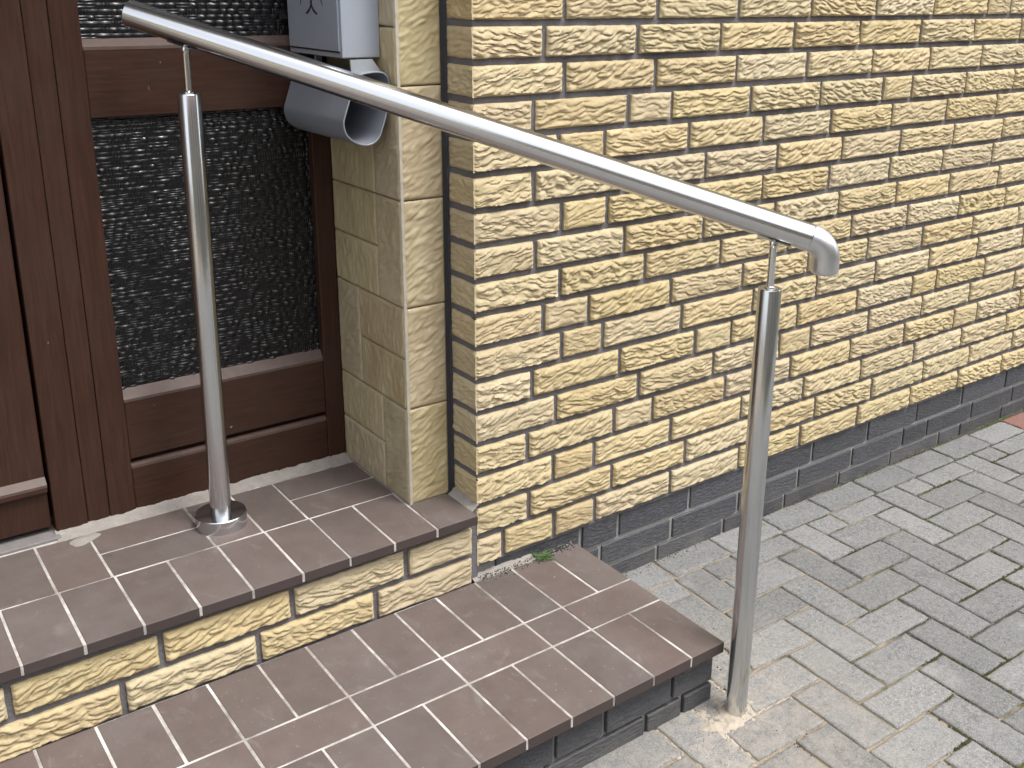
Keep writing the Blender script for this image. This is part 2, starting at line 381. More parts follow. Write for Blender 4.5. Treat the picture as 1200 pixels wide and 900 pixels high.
C_ = 0.0722; Z0 = 0.1824; BH = 0.0585; JW = 0.012
full = [rock_brick('rock_brick_%d' % i, 0.238, BH, 0.09, 11.7 * i + 1.3) for i in range(20)]
half = [rock_brick('rock_header_%d' % i, 0.113, BH, 0.09, 7.9 * i + 201.3, 0.5) for i in range(8)]
coarse = [rock_brick('rock_coarse_%d' % i, 0.238, BH, 0.05, 5.1 * i + 401.3, 1.0, 0.012) for i in range(4)]

wall = tag(empty('brick_wall', (0, 0, 0)), 'yellow rock-faced brick wall with black plinth beside the entrance steps', 'wall')
rows = {
 0: [0.071, 0.212, 0.332, 0.576, 0.824, 1.069, 1.319, 1.573, 1.827, 2.08], 1: [0.14, 0.383, 0.624, 0.873, 1.122, 1.375, 1.627, 1.876, 2.13],
 2: [0.208, 0.327, 0.57, 0.819, 1.065, 1.313, 1.568, 1.815, 2.07], 3: [0.136, 0.385, 0.506, 0.754, 1.002, 1.253, 1.506, 1.758, 1.886, 2.137],
 4: [0.213, 0.459, 0.706, 0.951, 1.077, 1.327, 1.581, 1.833, 2.087], 5: [0.147, 0.397, 0.638, 0.763, 1.013, 1.263, 1.518, 1.639, 1.895],
 6: [0.227, 0.344, 0.588, 0.836, 1.082, 1.334, 1.589, 1.84, 2.097], 7: [0.176, 0.301, 0.548, 0.792, 1.039, 1.288, 1.543, 1.796, 2.051],
 8: [0.22, 0.463, 0.708, 0.954, 1.208, 1.457, 1.71, 1.96], 9: [0.153, 0.399, 0.645, 0.894, 1.143, 1.393, 1.647, 1.904],
 10: [0.222, 0.346, 0.592, 0.841, 1.094, 1.351, 1.597, 1.855], 11: [0.148, 0.395, 0.641, 0.888, 1.136, 1.385, 1.636, 1.892],
 12: [0.211, 0.335, 0.584, 0.831, 1.082, 1.334, 1.587, 1.841], 13: [0.147, 0.399, 0.526, 0.78, 1.031, 1.284, 1.411, 1.665, 1.917],
 14: [0.224, 0.473, 0.725, 0.973, 1.227, 1.479, 1.73, 1.98], 15: [0.172, 0.418, 0.667, 0.917, 1.166, 1.423, 1.674, 1.917],
 16: [0.222, 0.473, 0.721, 0.972, 1.223, 1.471, 1.728, 1.848]}
XE = 2.75
for k in range(17, 21): rows[k] = [0.15 if k % 2 else 0.222]
for k, r in rows.items():
    while r[-1] < XE - 0.05: r.append(r[-1] + (0.25 if random.random() < 0.9 or r[-1] < 2.3 else 0.125))
    if r[-1] > XE + 0.14: r[-1] = XE + 0.06 * (k % 3)
rest = MB()
def place_brick(L, x, z, y=0.0, parent=wall):
    pool = half if L < 0.16 else full
    me = random.choice(pool); nom = 0.113 if pool is half else 0.238
    sgn = 1
    o = obj('brick', me, parent, (x + random.uniform(-.0008, .0008), y + random.uniform(-.0015, .0012), z + random.uniform(-.0008, .0008)), (0, random.uniform(-.004, .004), 0), (L / nom, 1, 1))
    return o
for k, r in rows.items():
    z = Z0 + k * C_
    start = 0.0
    for i, x in enumerate(r):
        x0 = start + (JW / 2 if i else 0); x1 = x - JW / 2
        if i == 0:
            if k >= 2 or True:
                D = 0.098 if k >= 2 else 0.06
                obj('brick', corner_brick('rock_corner_%d' % k, x1 - x0, BH, D, 31.1 * k + 600.5), wall, (0, 0, z - (0.004 if k == 0 else 0)))
        else: place_brick(x1 - x0, x0, z)
        start = x
# bricks beyond the frame, right and above, joined
def rest_row(x0, x1, z, off):
    x = x0 - off
    while x < x1:
        a, b = max(x, x0) + JW / 2, min(x + 0.25, x1) - JW / 2
        if b - a > 0.03:
            s = random.choice(coarse); L = b - a
            rest.add([(a + v.co.x * L / 0.238, v.co.y, z + v.co.z) for v in s.vertices], [tuple(p.vertices) for p in s.polygons])
        x += 0.25
for k in range(0, 40):
    z = Z0 + k * C_
    if k < 21: rest_row(rows[k][-1], 6.0, z, 0)
    else: rest_row(0.0, 6.0, z, 0.1 * (k % 2))
o = obj('brick_rest', rest.mesh('brick_rest', YEL, True), wall); o['kind'] = 'stuff'
mb = MB(); mb.quadbox(0.006, 6.0, 0.0100, 0.30, 0.172, Z0 + 40 * C_)
mb.quadbox(-0.0132, 0.0058, 0.1065, 0.26, 0.30, Z0 + 40 * C_)
obj('mortar_bed', mb.mesh('mortar_bed', MORT), wall)

# black plinth
plinth = obj('plinth', boxmesh('plinth', 0.0, 6.0, 0.0175, 0.28, -0.12, 0.1705, PMORT), wall)
def black_brick(name, L, H, D=0.05):
    b = MB(); b.quadbox(0, L, 0, D, 0, H); me = b.mesh(name, BLK)
    return bevel_mesh(me, 0.0016, 1)
bb_cache = {}
def place_black(x0, x1, y, z0, z1, parent, rz=0):
    key = (round(x1 - x0, 2), round(z1 - z0, 3))
    if key not in bb_cache: bb_cache[key] = black_brick('black_brick', key[0], key[1])
    return obj('brick', bb_cache[key], parent, (x0, y + random.uniform(-.001, .001), z0), (0, 0, rz), ((x1 - x0) / key[0], 1, 1))
def run(joints, step=0.249, end=3.2):
    j = list(joints)
    while j[-1] < end: j.append(j[-1] + step)
    return j
for js, a, b in (([0.05, 0.299, 0.416, 0.656, 0.898, 1.139, 1.391, 1.635, 1.881, 2.14], 0.1105, 0.1700), ([0.11, 0.3607, 0.597, 0.841, 1.085, 1.326, 1.574, 1.701, 1.949, 2.196], 0.0450, 0.0985), ([0.06, 0.30, 0.549, 0.7885, 1.0325, 1.272, 1.52, 1.775, 1.893, 2.14], -0.03, 0.0365)):
    js = run(js)
    for x0, x1 in zip(js[:-1], js[1:]): place_black(x0 + 0.0055, x1 - 0.0055, 0.012, a, b, plinth)

# ------------------------------------------------------------------ paving
OX, OY, OA, CEL = 0.3203, -0.2489, -0.0124, 0.0982
GX, GY = 0.0009, 0.0116
def gxy(i, j):
    ca, sa = math.cos(OA), math.sin(OA)
    return OX + CEL * (i * ca + j * sa), OY + CEL * (i * sa - j * ca)
def gz(x, y): return GX * x + GY * y
def ground_sheet():
    v = [];f = []
    xs = [-40, -6, -3, 0, 3, 6, 40]; ys = [-40, -6, -3, -1, 0.3, 6, 40]
    for y in ys:
        for x in xs: v.append((x, y, gz(max(-6, min(6, x)), max(-6, min(1, y))) - 0.0052))
    n = len(xs)
    for j in range(len(ys) - 1):
        for i in range(n - 1): f.append((j * n + i, j * n + i + 1, (j + 1) * n + i + 1, (j + 1) * n + i))
    return mesh_of('pavement', v, f, BED)
pavement = obj('pavement', ground_sheet()); pavement['kind'] = 'structure'; pavement['label'] = 'grey herringbone concrete block pavement with sandy joints'
def paver_mesh(name, lx, ly, mat, seed=0):
    """top at z=0 with a worn chamfer; slightly wavy outline"""
    rng = random.Random(seed); ch = 0.0048; n = 7
    def ring(ins, z, wob):
        pts = []
        cs = [(-lx / 2 + ins, -ly / 2 + ins), (lx / 2 - ins, -ly / 2 + ins), (lx / 2 - ins, ly / 2 - ins), (-lx / 2 + ins, ly / 2 - ins)]
        for a in range(4):
            p, q = cs[a], cs[(a + 1) % 4]
            for k in range(n):
                t = k / n; pts.append((p[0] + (q[0] - p[0]) * t + wob[a * n + k][0], p[1] + (q[1] - p[1]) * t + wob[a * n + k][1], z))
        return pts
    wob = [(rng.uniform(-.0017, .0017), rng.uniform(-.0017, .0017)) for _ in range(4 * n)]
    wob2 = [(a + rng.uniform(-.0009, .0009), b + rng.uniform(-.0009, .0009)) for a, b in wob]
    R = [ring(0, -0.03, wob), ring(0, -0.0028, wob), ring(ch * 0.55, -0.0008, wob2), ring(ch * 1.4, 0, wob2)]
    v = [p for r in R for p in r]; m4 = 4 * n; f = []
    for r in range(3):
        for k in range(m4): f.append((r * m4 + k, r * m4 + (k + 1) % m4, (r + 1) * m4 + (k + 1) % m4, (r + 1) * m4 + k))
    f.append(tuple(3 * m4 + k for k in range(m4)))
    me = mesh_of(name, v, f, mat); me.polygons.foreach_set('use_smooth', [True] * (3 * m4) + [False]); return me
pv_cache = {}
def paver(i0, i1, j0, j1, mat=PAV, extra=0.0):
    """cell rectangle in grid units"""
    g = 0.0034
    lx, ly = (i1 - i0) * CEL - 2 * g, (j1 - j0) * CEL - 2 * g
    var = random.randrange(4); key = (round(lx, 3), round(ly, 3), var, mat.name)
    if key not in pv_cache: pv_cache[key] = paver_mesh('paver_mesh', lx, ly, mat, hash(key[:3]) & 0xffff)
    x, y = gxy((i0 + i1) / 2, (j0 + j1) / 2)
    return pv_cache[key], (x + random.uniform(-.0012, .0012), y + random.uniform(-.0012, .0012), gz(x, y) + random.uniform(-.0014, .0012) + extra), (GY + random.uniform(-.006, .006), -GX + random.uniform(-.005, .005), OA + random.uniform(-.006, .006))
JE = -1.76; JT = -2.72
cand = []
for j in range(-3, 46):
    for i in range(-55, 56):
        s = (i + j) % 4
        if s == 0: r = [i, i + 1, j, j + 2]
        elif s == 2: r = [i, i + 2, j, j + 1]
        else: continue
        r[2] = max(r[2], JE)
        if r[3] - r[2] < 0.3: continue
        x, y = gxy((r[0] + r[1]) / 2, (r[2] + r[3]) / 2)
        if x < 0.2 and y > -0.40: continue
        cand.append((math.hypot(x - 0.85, y + 0.45), r, PAV))
# course of stones laid along the wall foot
ib = (0.5305 - OX) / CEL
for n_ in range(-2, 14):
    a = ib + n_ * 2.011
    x, y = gxy(a + 1, -2.2)
    if x < 0.2: continue
    cand.append((math.hypot(x - 0.85, y + 0.45) * 0.6, [a, a + 2.011, JT, JE], REDPAV if n_ == 8 else PAV))
cand.sort(key=lambda t: t[0])
pr = MB()
for n_, (d, r, mt) in enumerate(cand):
    me, loc, rot = paver(*r, mat=mt)
    if n_ < 285: obj('paver', me, pavement, loc, rot)
    else:
        M4 = Matrix.LocRotScale(Vector(loc), __import__('mathutils').Euler(rot), None)
        pr.add([M4 @ v.co for v in me.vertices], [tuple(p.vertices) for p in me.polygons])
o = obj('paver_rest', pr.mesh('paver_rest', PAV), pavement); o['kind'] = 'stuff'

# ------------------------------------------------------------------ steps
T_ = 0.0986; H1 = 0.1504; H2 = 0.3199; GW = 0.0050
tile_cache = {}
def step_tile(parent, x0, x1, y0, y1, ztop, th, shear=0.0):
    lx, ly = x1 - x0, y1 - y0
    key = (round(lx, 4), round(ly, 4), round(th, 4))
    if key not in tile_cache:
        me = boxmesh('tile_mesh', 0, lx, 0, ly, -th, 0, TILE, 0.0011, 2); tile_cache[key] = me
    x, y = x0, y0 + shear * x0
    return obj('tile', tile_cache[key], parent, (x + random.uniform(-.0004, .0004), y + random.uniform(-.0004, .0004), ztop + random.uniform(-.0005, .0005)), (random.uniform(-.003, .003), random.uniform(-.003, .003), shear))
g2 = GW / 2
# lower step
low = tag(empty('lower_step', (-0.8, -0.25, 0)), 'lower brown tiled step with black brick face next to the front post', 'step')
L0 = Vector((0.8, 0.25, 0))
def shift(o): o.location = Vector(o.location) + L0; return o
XL, XR, XW = 0.2773, 0.2675, -2.1
F1, M1, N1, B1 = -0.4879, -0.2985, -0.2001, -0.012
nl = 24
for j in range(nl):
    x1 = min(XL - T_ * j, XR + g2) - g2; x0 = XL - T_ * (j + 1) + g2
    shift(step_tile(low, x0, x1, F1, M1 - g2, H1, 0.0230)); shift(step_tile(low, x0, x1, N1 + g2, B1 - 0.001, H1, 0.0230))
spans = [(0, 2), (2, 3)] + [(3 + 2 * k, 5 + 2 * k) for k in range(11)]
for a, b in spans:
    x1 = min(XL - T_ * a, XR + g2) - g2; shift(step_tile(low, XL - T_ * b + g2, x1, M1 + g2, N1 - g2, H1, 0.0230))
mb = MB(); mb.quadbox(XW, XR - 0.0012, F1 + 0.0012, -0.0125, H1 - 0.0215, H1 - 0.0009)
shift(obj('grout', mb.mesh('grout', GROUT), low))
mb = MB(); mb.quadbox(XW + 0.03, 0.262, -0.446, -0.011, -0.12, 0.1285)
shift(obj('mortar', mb.mesh('mortar', PMORT), low))
jt = [0.2735, 0.1613, -0.0117, -0.13]; jb = [0.2735, 0.1922, 0.0942, -0.155]
while jt[-1] > XW: jt.append(jt[-1] - 0.249)
while jb[-1] > XW: jb.append(jb[-1] - 0.249)
for js, a, b in ((jt, 0.0405, 0.1120), (jb, -0.04, 0.0320)):
    for i, (x1, x0) in enumerate(zip(js[:-1], js[1:])): shift(place_black(x0 + 0.005, x1 - (0.005 if i else 0), -0.455, a, b, low))
for a, b, js in ((0.0405, 0.1085, (-0.455, -0.25, -0.012)), (-0.04, 0.032, (-0.455, -0.35, -0.1, -0.012))):
    for y0, y1 in zip(js[:-1], js[1:]):
        L = y1 - y0 - 0.01; me = black_brick('black_brick', L, b - a, 0.01)
        shift(obj('brick', me, low, (0.2733, y0 + (0.012 if y0 < -.45 else 0.005), a), (0, 0, math.pi / 2)))
# upper step
upst = tag(empty('upper_step', (-0.8, 0.15, 0)), 'upper brown tiled step with yellow brick face in front of the door', 'step')
L0 = Vector((0.8, -0.15, 0))
XU, F2, M2, S2, BK2, SH = -0.0183, -0.0299, 0.1661, 0.2644, 0.3627, -0.0108
def bx(j): return XU - T_ * j
nu_ = 19
for j in range(nu_):
    y1 = M2 - g2 if j else 0.0955
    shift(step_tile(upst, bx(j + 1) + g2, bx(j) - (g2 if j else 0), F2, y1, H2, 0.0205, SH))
for j in range(1, nu_, 4):
    xr = bx(j) - (g2 if j > 1 else -0.003)
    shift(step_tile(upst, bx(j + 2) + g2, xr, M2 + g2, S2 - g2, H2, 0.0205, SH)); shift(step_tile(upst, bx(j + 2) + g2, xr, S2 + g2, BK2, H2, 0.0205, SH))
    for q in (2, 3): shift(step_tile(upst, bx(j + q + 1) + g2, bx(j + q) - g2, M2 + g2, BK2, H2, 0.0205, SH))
def sheared_box(mb_, x0, x1, y0, y1, z0, z1):
    n = len(mb_.v); mb_.quadbox(x0, x1, y0, y1, z0, z1)
    for i in range(n, len(mb_.v)):
        x, y, z = mb_.v[i]; mb_.v[i] = (x, y + SH * x, z)
mb = MB(); sheared_box(mb, -1.88, XU - 0.0010, F2 + 0.0012, 0.41, H2 - 0.0192, H2 - 0.0009)
shift(obj('grout', mb.mesh('grout', GROUT), upst))
mb = MB(); mb.quadbox(-1.86, -0.0185, -0.0015, 0.50, 0.0, 0.3005)
mb.quadbox(-0.0185, -0.0005, 0.0015, 0.094, 0.15, 0.318)
shift(obj('mortar', mb.mesh('mortar', MORT), upst))
for js, z in (([-0.0225, -0.18], 0.2225), ([-0.0225, -0.2532], 0.1508)):
    while js[-1] > -1.8: js.append(js[-1] - 0.25)
    for i, (x1, x0) in enumerate(zip(js[:-1], js[1:])):
        shift(place_brick(x1 - x0 - (JW if i else JW / 2), x0 + JW / 2, z, -0.012, upst))
# cement fillet along the door foot and at the wall corner
def fillet(name, pts, width, height, seed, zb=None):
    zb = H2 if zb is None else zb
    v = []; f = []; n = len(pts); K = 7
    for i, (x, y) in enumerate(pts):
        a = Vector(pts[max(0, i - 1)]); b = Vector(pts[min(n - 1, i + 1)]); d = (b - a).normalized(); nrm = Vector((d.y, -d.x))
        wv = width * (1 + 0.35 * N(x * 22, y * 22, seed)) ; hv = height * (1 + 0.5 * N(x * 30, y * 30, seed + 5))
        for k in range(K):
            t = k / (K - 1); z = hv * (1 - t) ** 1.2 - 0.002 + 0.0022 * N(x * 120, t * 4, seed + 9)
            v.append((x + nrm.x * wv * t, y + nrm.y * wv * t, zb + z))
    for i in range(n - 1):
        for k in range(K - 1): f.append((i * K + k, i * K + k + 1, (i + 1) * K + k + 1, (i + 1) * K + k))
    me = mesh_of(name, v, f, CEM, True); bm = bmesh.new(); bm.from_mesh(me); bmesh.ops.recalc_face_normals(bm, faces=bm.faces); bm.to_mesh(me); bm.free(); return me
shift(obj('cement_fillet', fillet('cement_fillet', [(-0.76 + 0.006 * i, 0.405) for i in range(109)], 0.042, 0.013, 2.0), upst))
def smear():
    v = [(0, 0, 0.0022)]; f = []
    for k in range(28):
        a = 2 * math.pi * k / 28; r = 1 + 0.35 * N(math.cos(a) * 1.5, math.sin(a) * 1.5, 7.7)
        v += [(0.026 * r * math.cos(a), 0.013 * r * math.sin(a), 0.0014), (0.034 * r * math.cos(a), 0.019 * r * math.sin(a), -0.0003)]
    for k in range(28):
        a, b = 1 + 2 * k, 1 + 2 * ((k + 1) % 28); f += [(0, a, b), (a, a + 1, b + 1, b)]
    return mesh_of('cement_smear', v, f, CEM, True)
shift(obj('cement_smear', smear(), upst, (-0.715, 0.352, H2), (0, 0, 0.35)))
shift(obj('sill_strip', boxmesh('sill_strip', -1.80, -0.752, 0.380, 0.47, H2 - 0.004, H2 + 0.006, PLASTERD, 0.002), upst))
shift(obj('cement_fillet', fillet('cement_fillet', [(0.0005, -0.005 + 0.004 * i) for i in range(26)][::-1], 0.020, 0.014, 4.0), upst))

L0 = Vector((0.8, 0.25, 0))
shift(obj('cement_fillet', fillet('cement_fillet', [(-0.015 + 0.005 * i, 0.0105) for i in range(34)], 0.022, 0.006, 6.0, H1), low))
L0 = Vector((0.8, -0.15, 0))
# ------------------------------------------------------------------ tiled pilaster and reveal beside the door
pil = tag(empty('tiled_pilaster', (-0.06, 0.2, H2)), 'beige structured tiles cladding the pilaster and reveal right of the door', 'pilaster')
L0 = Vector((0.06, -0.2, -H2))
XP, YP, YD = -0.1117, 0.0979, 0.403
ztop = 2.35
mb = MB(); mb.quadbox(XP + 0.009, -0.013, YP + 0.009, 0.60, H2 - 0.02, ztop); shift(obj('adhesive_bed', mb.mesh('adhesive_bed', WGROUT), pil))
mb = MB(); mb.quadbox(-0.0135, -0.0125, YP + 0.003, 0.2, H2 - 0.01, ztop); 
shift(obj('dark_joint', boxmesh('dark_joint', -0.0128, -0.0011, YP + 0.0035, 0.16, H2 - 0.015, ztop, DARKJ), pil))
def wall_tile(name, L, H, seed, vert=False, amp=1.0):
    nu, nv = max(3, int(L / 0.0032)), max(3, int(H / 0.0032)); v = []; f = []; W = nu + 1
    for j in range(nv + 1):
        for i in range(nu + 1):
            u, t = L * i / nu, H * j / nv
            a = (t, u) if vert else (u, t)
            s1, s2 = a[0] * math.cos(.5) + a[1] * math.sin(.5), -a[0] * math.sin(.5) + a[1] * math.cos(.5)
            if vert: s1, s2 = a
            h = 0.0048 * abs(N(s1 / 0.036, s2 / 0.0105 + 0.9 * N(u / .04, t / .04, seed + 4), seed)) + 0.0026 * abs(N(s1 / 0.02, s2 / 0.0062, seed + 9))
            ed = min(u, L - u, t, H - t); k = min(1, ed / 0.006)
            v.append((u, -amp * h * k + (0.0008 if ed < 1e-6 else 0), t))
    for j in range(nv):
        for i in range(nu): f.append((j * W + i, j * W + i + 1, (j + 1) * W + i + 1, (j + 1) * W + i))
    rim = [i for i in range(W)] + [j * W + nu for j in range(1, nv + 1)] + [nv * W + i for i in range(nu - 1, -1, -1)] + [j * W for j in range(nv - 1, 0, -1)]
    n = len(v); v += [(v[r][0], 0.009, v[r][2]) for r in rim]
    for k in range(len(rim)): a, b = rim[k], rim[(k + 1) % len(rim)]; f.append((b, a, n + k, n + (k + 1) % len(rim)))
    return mesh_of(name, v, f, WT, True)
fj = [0.3185, 0.5405, 0.763, 0.9868, 1.2115, 1.436, 1.66, 1.885, 2.11, 2.335]
for i, (a, b) in enumerate(zip(fj[:-1], fj[1:])):
    shift(obj('tile', wall_tile('pilaster_tile', 0.0955, b - a - 0.003, 3.3 * i + 0.7), pil, (XP + 0.0035, YP, a + 0.0015)))
PZ = 0.1115
def rev(y0, y1, z0, z1, seed, vert=True):
    me = wall_tile('reveal_tile', y1 - y0 - 0.003, z1 - z0 - 0.003, seed, vert, 0.7)
    shift(obj('tile', me, pil, (XP, y1 - 0.0015, z0 + 0.0015), (0, 0, -math.pi / 2)))
rz = [0.3185 + PZ * i for i in range(19)]; y0, ya, yb, y1 = YP - 0.0005, 0.2035, 0.2975, 0.4045
sd_ = 50
for b in range(0, 17, 6):
    R_ = [(y0, ya, 0, 2, False), (ya, y1, 0, 1, True), (ya, y1, 1, 2, True), (y0, yb, 2, 3, True), (yb, y1, 2, 4, False), (y0, yb, 3, 4, True), (y0, ya, 4, 6, False), (ya, y1, 4, 5, True), (ya, y1, 5, 6, True)]
    for a0, a1, k0, k1, vt in R_:
        if b + k1 < len(rz): sd_ += 4.7; rev(a0, a1, rz[b + k0], rz[b + k1], sd_, vt)
shift(obj('edge_strip', boxmesh('edge_strip', XP + 0.0008, XP + 0.0085, YP - 0.0015, YP + 0.006, H2 - 0.002, ztop, WGROUT, 0.001), pil))

# ------------------------------------------------------------------ door
door = tag(empty('entrance_door', (-0.9, 0.42, H2)), 'dark brown wooden entrance door with textured black glass side panel', 'door')
L0 = Vector((0.9, -0.42, -H2))
def wood(name, x0, x1, y0, y1, z0, z1, grain=0, bev=0.002, parent=None):
    me = boxmesh(name, x0, x1, y0, y1, z0, z1, WOOD, bev, 2)
    at = me.attributes.new('grain', 'FLOAT', 'POINT'); at.data.foreach_set('value', [float(grain)] * len(me.vertices))
    o = obj(name, me, parent or door); 
    if parent is None: shift(o)
    return o
ZB, ZT = 0.322, 2.32
wood('frame_post', -0.7565, -0.6955, 0.400, 0.47, ZB, ZT); wood('frame_post', -0.6945, -0.6515, 0.4025, 0.47, ZB, ZT); wood('frame_post', -0.6507, -0.5985, 0.4015, 0.47, ZB, ZT)
wood('frame_post', -0.156, -0.1125, 0.4015, 0.47, ZB, ZT)
def ledge(name, x0, x1, zf, zb, yf, yb):
    me = mesh_of(name, [(x0, yf, zf), (x1, yf, zf), (x1, yb, zb), (x0, yb, zb), (x0, yf, zf - 0.006), (x1, yf, zf - 0.006), (x1, yb, zf - 0.006), (x0, yb, zf - 0.006)], [(0, 1, 2, 3), (4, 5, 1, 0), (7, 6, 5, 4), (5, 6, 2, 1), (4, 0, 3, 7), (3, 2, 6, 7)], WOODL)
    at = me.attributes.new('grain', 'FLOAT', 'POINT'); at.data.foreach_set('value', [1.0] * 8)
    return shift(obj(name, me, door))
gx0, gx1 = -0.598, -0.1562
wood('rail', gx0, gx1, 0.4045, 0.465, 1.150, 1.279, 1); ledge('glazing_bead', gx0, gx1, 1.2815, 1.2955, 0.4040, 0.4200)
wood('rail', gx0, gx1, 0.4045, 0.465, 0.4445, 0.5765, 1); ledge('glazing_bead', gx0, gx1, 0.5770, 0.5965, 0.4040, 0.4200)
wood('kick_board', gx0, gx1, 0.4035, 0.465, ZB, 0.4275, 1); ledge('groove_lip', gx0, gx1, 0.4290, 0.4330, 0.4030, 0.4150)
wood('groove_back', gx0, gx1, 0.424, 0.462, 0.4268, 0.4450, 1, 0)
wood('rail', gx0, gx1, 0.4045, 0.465, 2.2, ZT, 1)
def pane_mesh(x0, x1, z0, z1, y, seed):
    """ornamental glass: rows of small pressed cushions, each with its own size and tilt"""
    rng = random.Random(seed); mb = MB(); z = z0
    mb.quadbox(x0, x1, y + 0.0004, y + 0.006, z0, z1)
    def cushion(a, b, c, d):
        A = min(0.0030, 0.27 * min(b - a, d - c)) * rng.uniform(0.6, 1.15); tu, tv = rng.uniform(-.05, .05), rng.uniform(-.05, .05); v = []
        for j in range(5):
            for i in range(5):
                u, w_ = -1 + i / 2, -1 + j / 2
                v.append((a + (b - a) * i / 4, y - A * (1 - u ** 4) * (1 - abs(w_) ** 2.2) - (u * tu * (b - a) + w_ * tv * (d - c)) * 0.25 * (1 - max(abs(u), abs(w_)) ** 4), c + (d - c) * j / 4))
        mb.add(v, [(5 * j + i, 5 * j + i + 1, 5 * j + i + 6, 5 * j + i + 5) for j in range(4) for i in range(4)])
    while z < z1 - 0.004:
        h = min(rng.uniform(0.0080, 0.0125), z1 - z); x = x0
        while x < x1 - 0.003:
            L = min(rng.uniform(0.011, 0.028), x1 - x)
            if rng.random() < 0.20:
                k = max(2, int(L / 0.0048))
                for q in range(k): cushion(x + L * q / k, x + L * (q + 1) / k, z, z + h)
            elif rng.random() < 0.35: cushion(x, x + L, z, z + h / 2); cushion(x, x + L, z + h / 2, z + h)
            else: cushion(x, x + L, z, z + h)
            x += L
        z += h
    return mb.mesh('pane', GLASS, True)
for a, b, q in ((0.57, 1.155, 3), (1.272, 2.21, 4)):
    shift(obj('pane', pane_mesh(gx0 - 0.006, gx1 + 0.006, a, b, 0.4215, q), door))
shift(obj('dark_hall', boxmesh('dark_hall', -1.75, -0.1, 0.48, 0.5, ZB, ZT, DARK), door))
# door leaf on the left
leaf = wood('door_leaf', -1.735, -0.7625, 0.4090, 0.46, 0.338, 2.25, 0, 0.003)
wood('weather_bar', -1.72, -0.7630, 0.3965, 0.4089, 0.4200, 0.4365, 1, 0.002); ledge('weather_bar_top', -1.72, -0.7630, 0.4370, 0.4500, 0.3960, 0.4089)
wood('frame_post', -1.80, -1.74, 0.4, 0.47, ZB, ZT); wood('head_rail', -1.74, -0.757, 0.4, 0.47, 2.255, ZT, 1)

# ------------------------------------------------------------------ porch surroundings outside the frame
por = tag(empty('porch_lintel', (-0.95, 0.3, 2.35)), 'plain plaster lintel and left jamb of the door recess', 'wall')
mb = MB(); mb.quadbox(-2.0, -0.001, 0.011, 0.6, 2.3505, 3.05); obj('lintel', mb.mesh('lintel', PLASTER), por, (0.95, -0.3, -2.35))
mb = MB(); mb.quadbox(-4.5, -1.8005, 0.0, 0.6, -0.1, 3.05); obj('jamb', mb.mesh('jamb', PLASTER), por, (0.95, -0.3, -2.35))

# ------------------------------------------------------------------ handrail
hr = tag(empty('handrail', (0.2891, -0.5117, 0)), 'brushed stainless steel handrail on two round posts across the steps', 'handrail')
L0 = Vector((-0.2891, 0.5117, 0))
A2 = Vector((-0.4585, 0.2446, 1.3134)); A1 = Vector((0.2921, -0.5139, 1.0022)); RR = 0.0245; RP = 0.0212
D_ = A1 - A2; dn = D_.normalized()
a, b = A2 + D_ * -0.099, A2 + D_ * 1.06
shift(obj('rail', tube('rail', [a, a + dn * 0.0012, a + dn * 0.3, a + dn * 0.6, a + dn * 0.9, b], [RR - 0.0012, RR, RR, RR, RR, RR], STEEL, 64), hr))
hd = Vector((dn.x, dn.y, 0)).normalized(); th0 = math.asin(-dn.z); r_ = 0.040
cen = b + (Vector((hd.x * dn.z, hd.y * dn.z, -math.hypot(dn.x, dn.y)))) * r_
pts = [b + dn * 0.0006]; rad = [RR + 0.0004]
for i in range(1, 15):
    t = th0 + (math.pi / 2 - th0) * i / 14
    pts.append(cen + (hd * math.sin(t) + Vector((0, 0, 1)) * math.cos(t)) * r_); rad.append(RR + 0.0004)
e = pts[-1]; dz = Vector((0, 0, -1))
for q in (0.010, 0.0175): pts.append(e + dz * q); rad.append(RR + 0.0004)
for i in range(1, 7):
    t = math.pi / 2 * i / 6; pts.append(e + dz * (0.0175 + 0.009 * math.sin(t))); rad.append((RR + 0.0004) * (0.55 + 0.45 * math.cos(t)))
shift(obj('elbow', tube('elbow', pts, rad, STEELM, 48), hr))
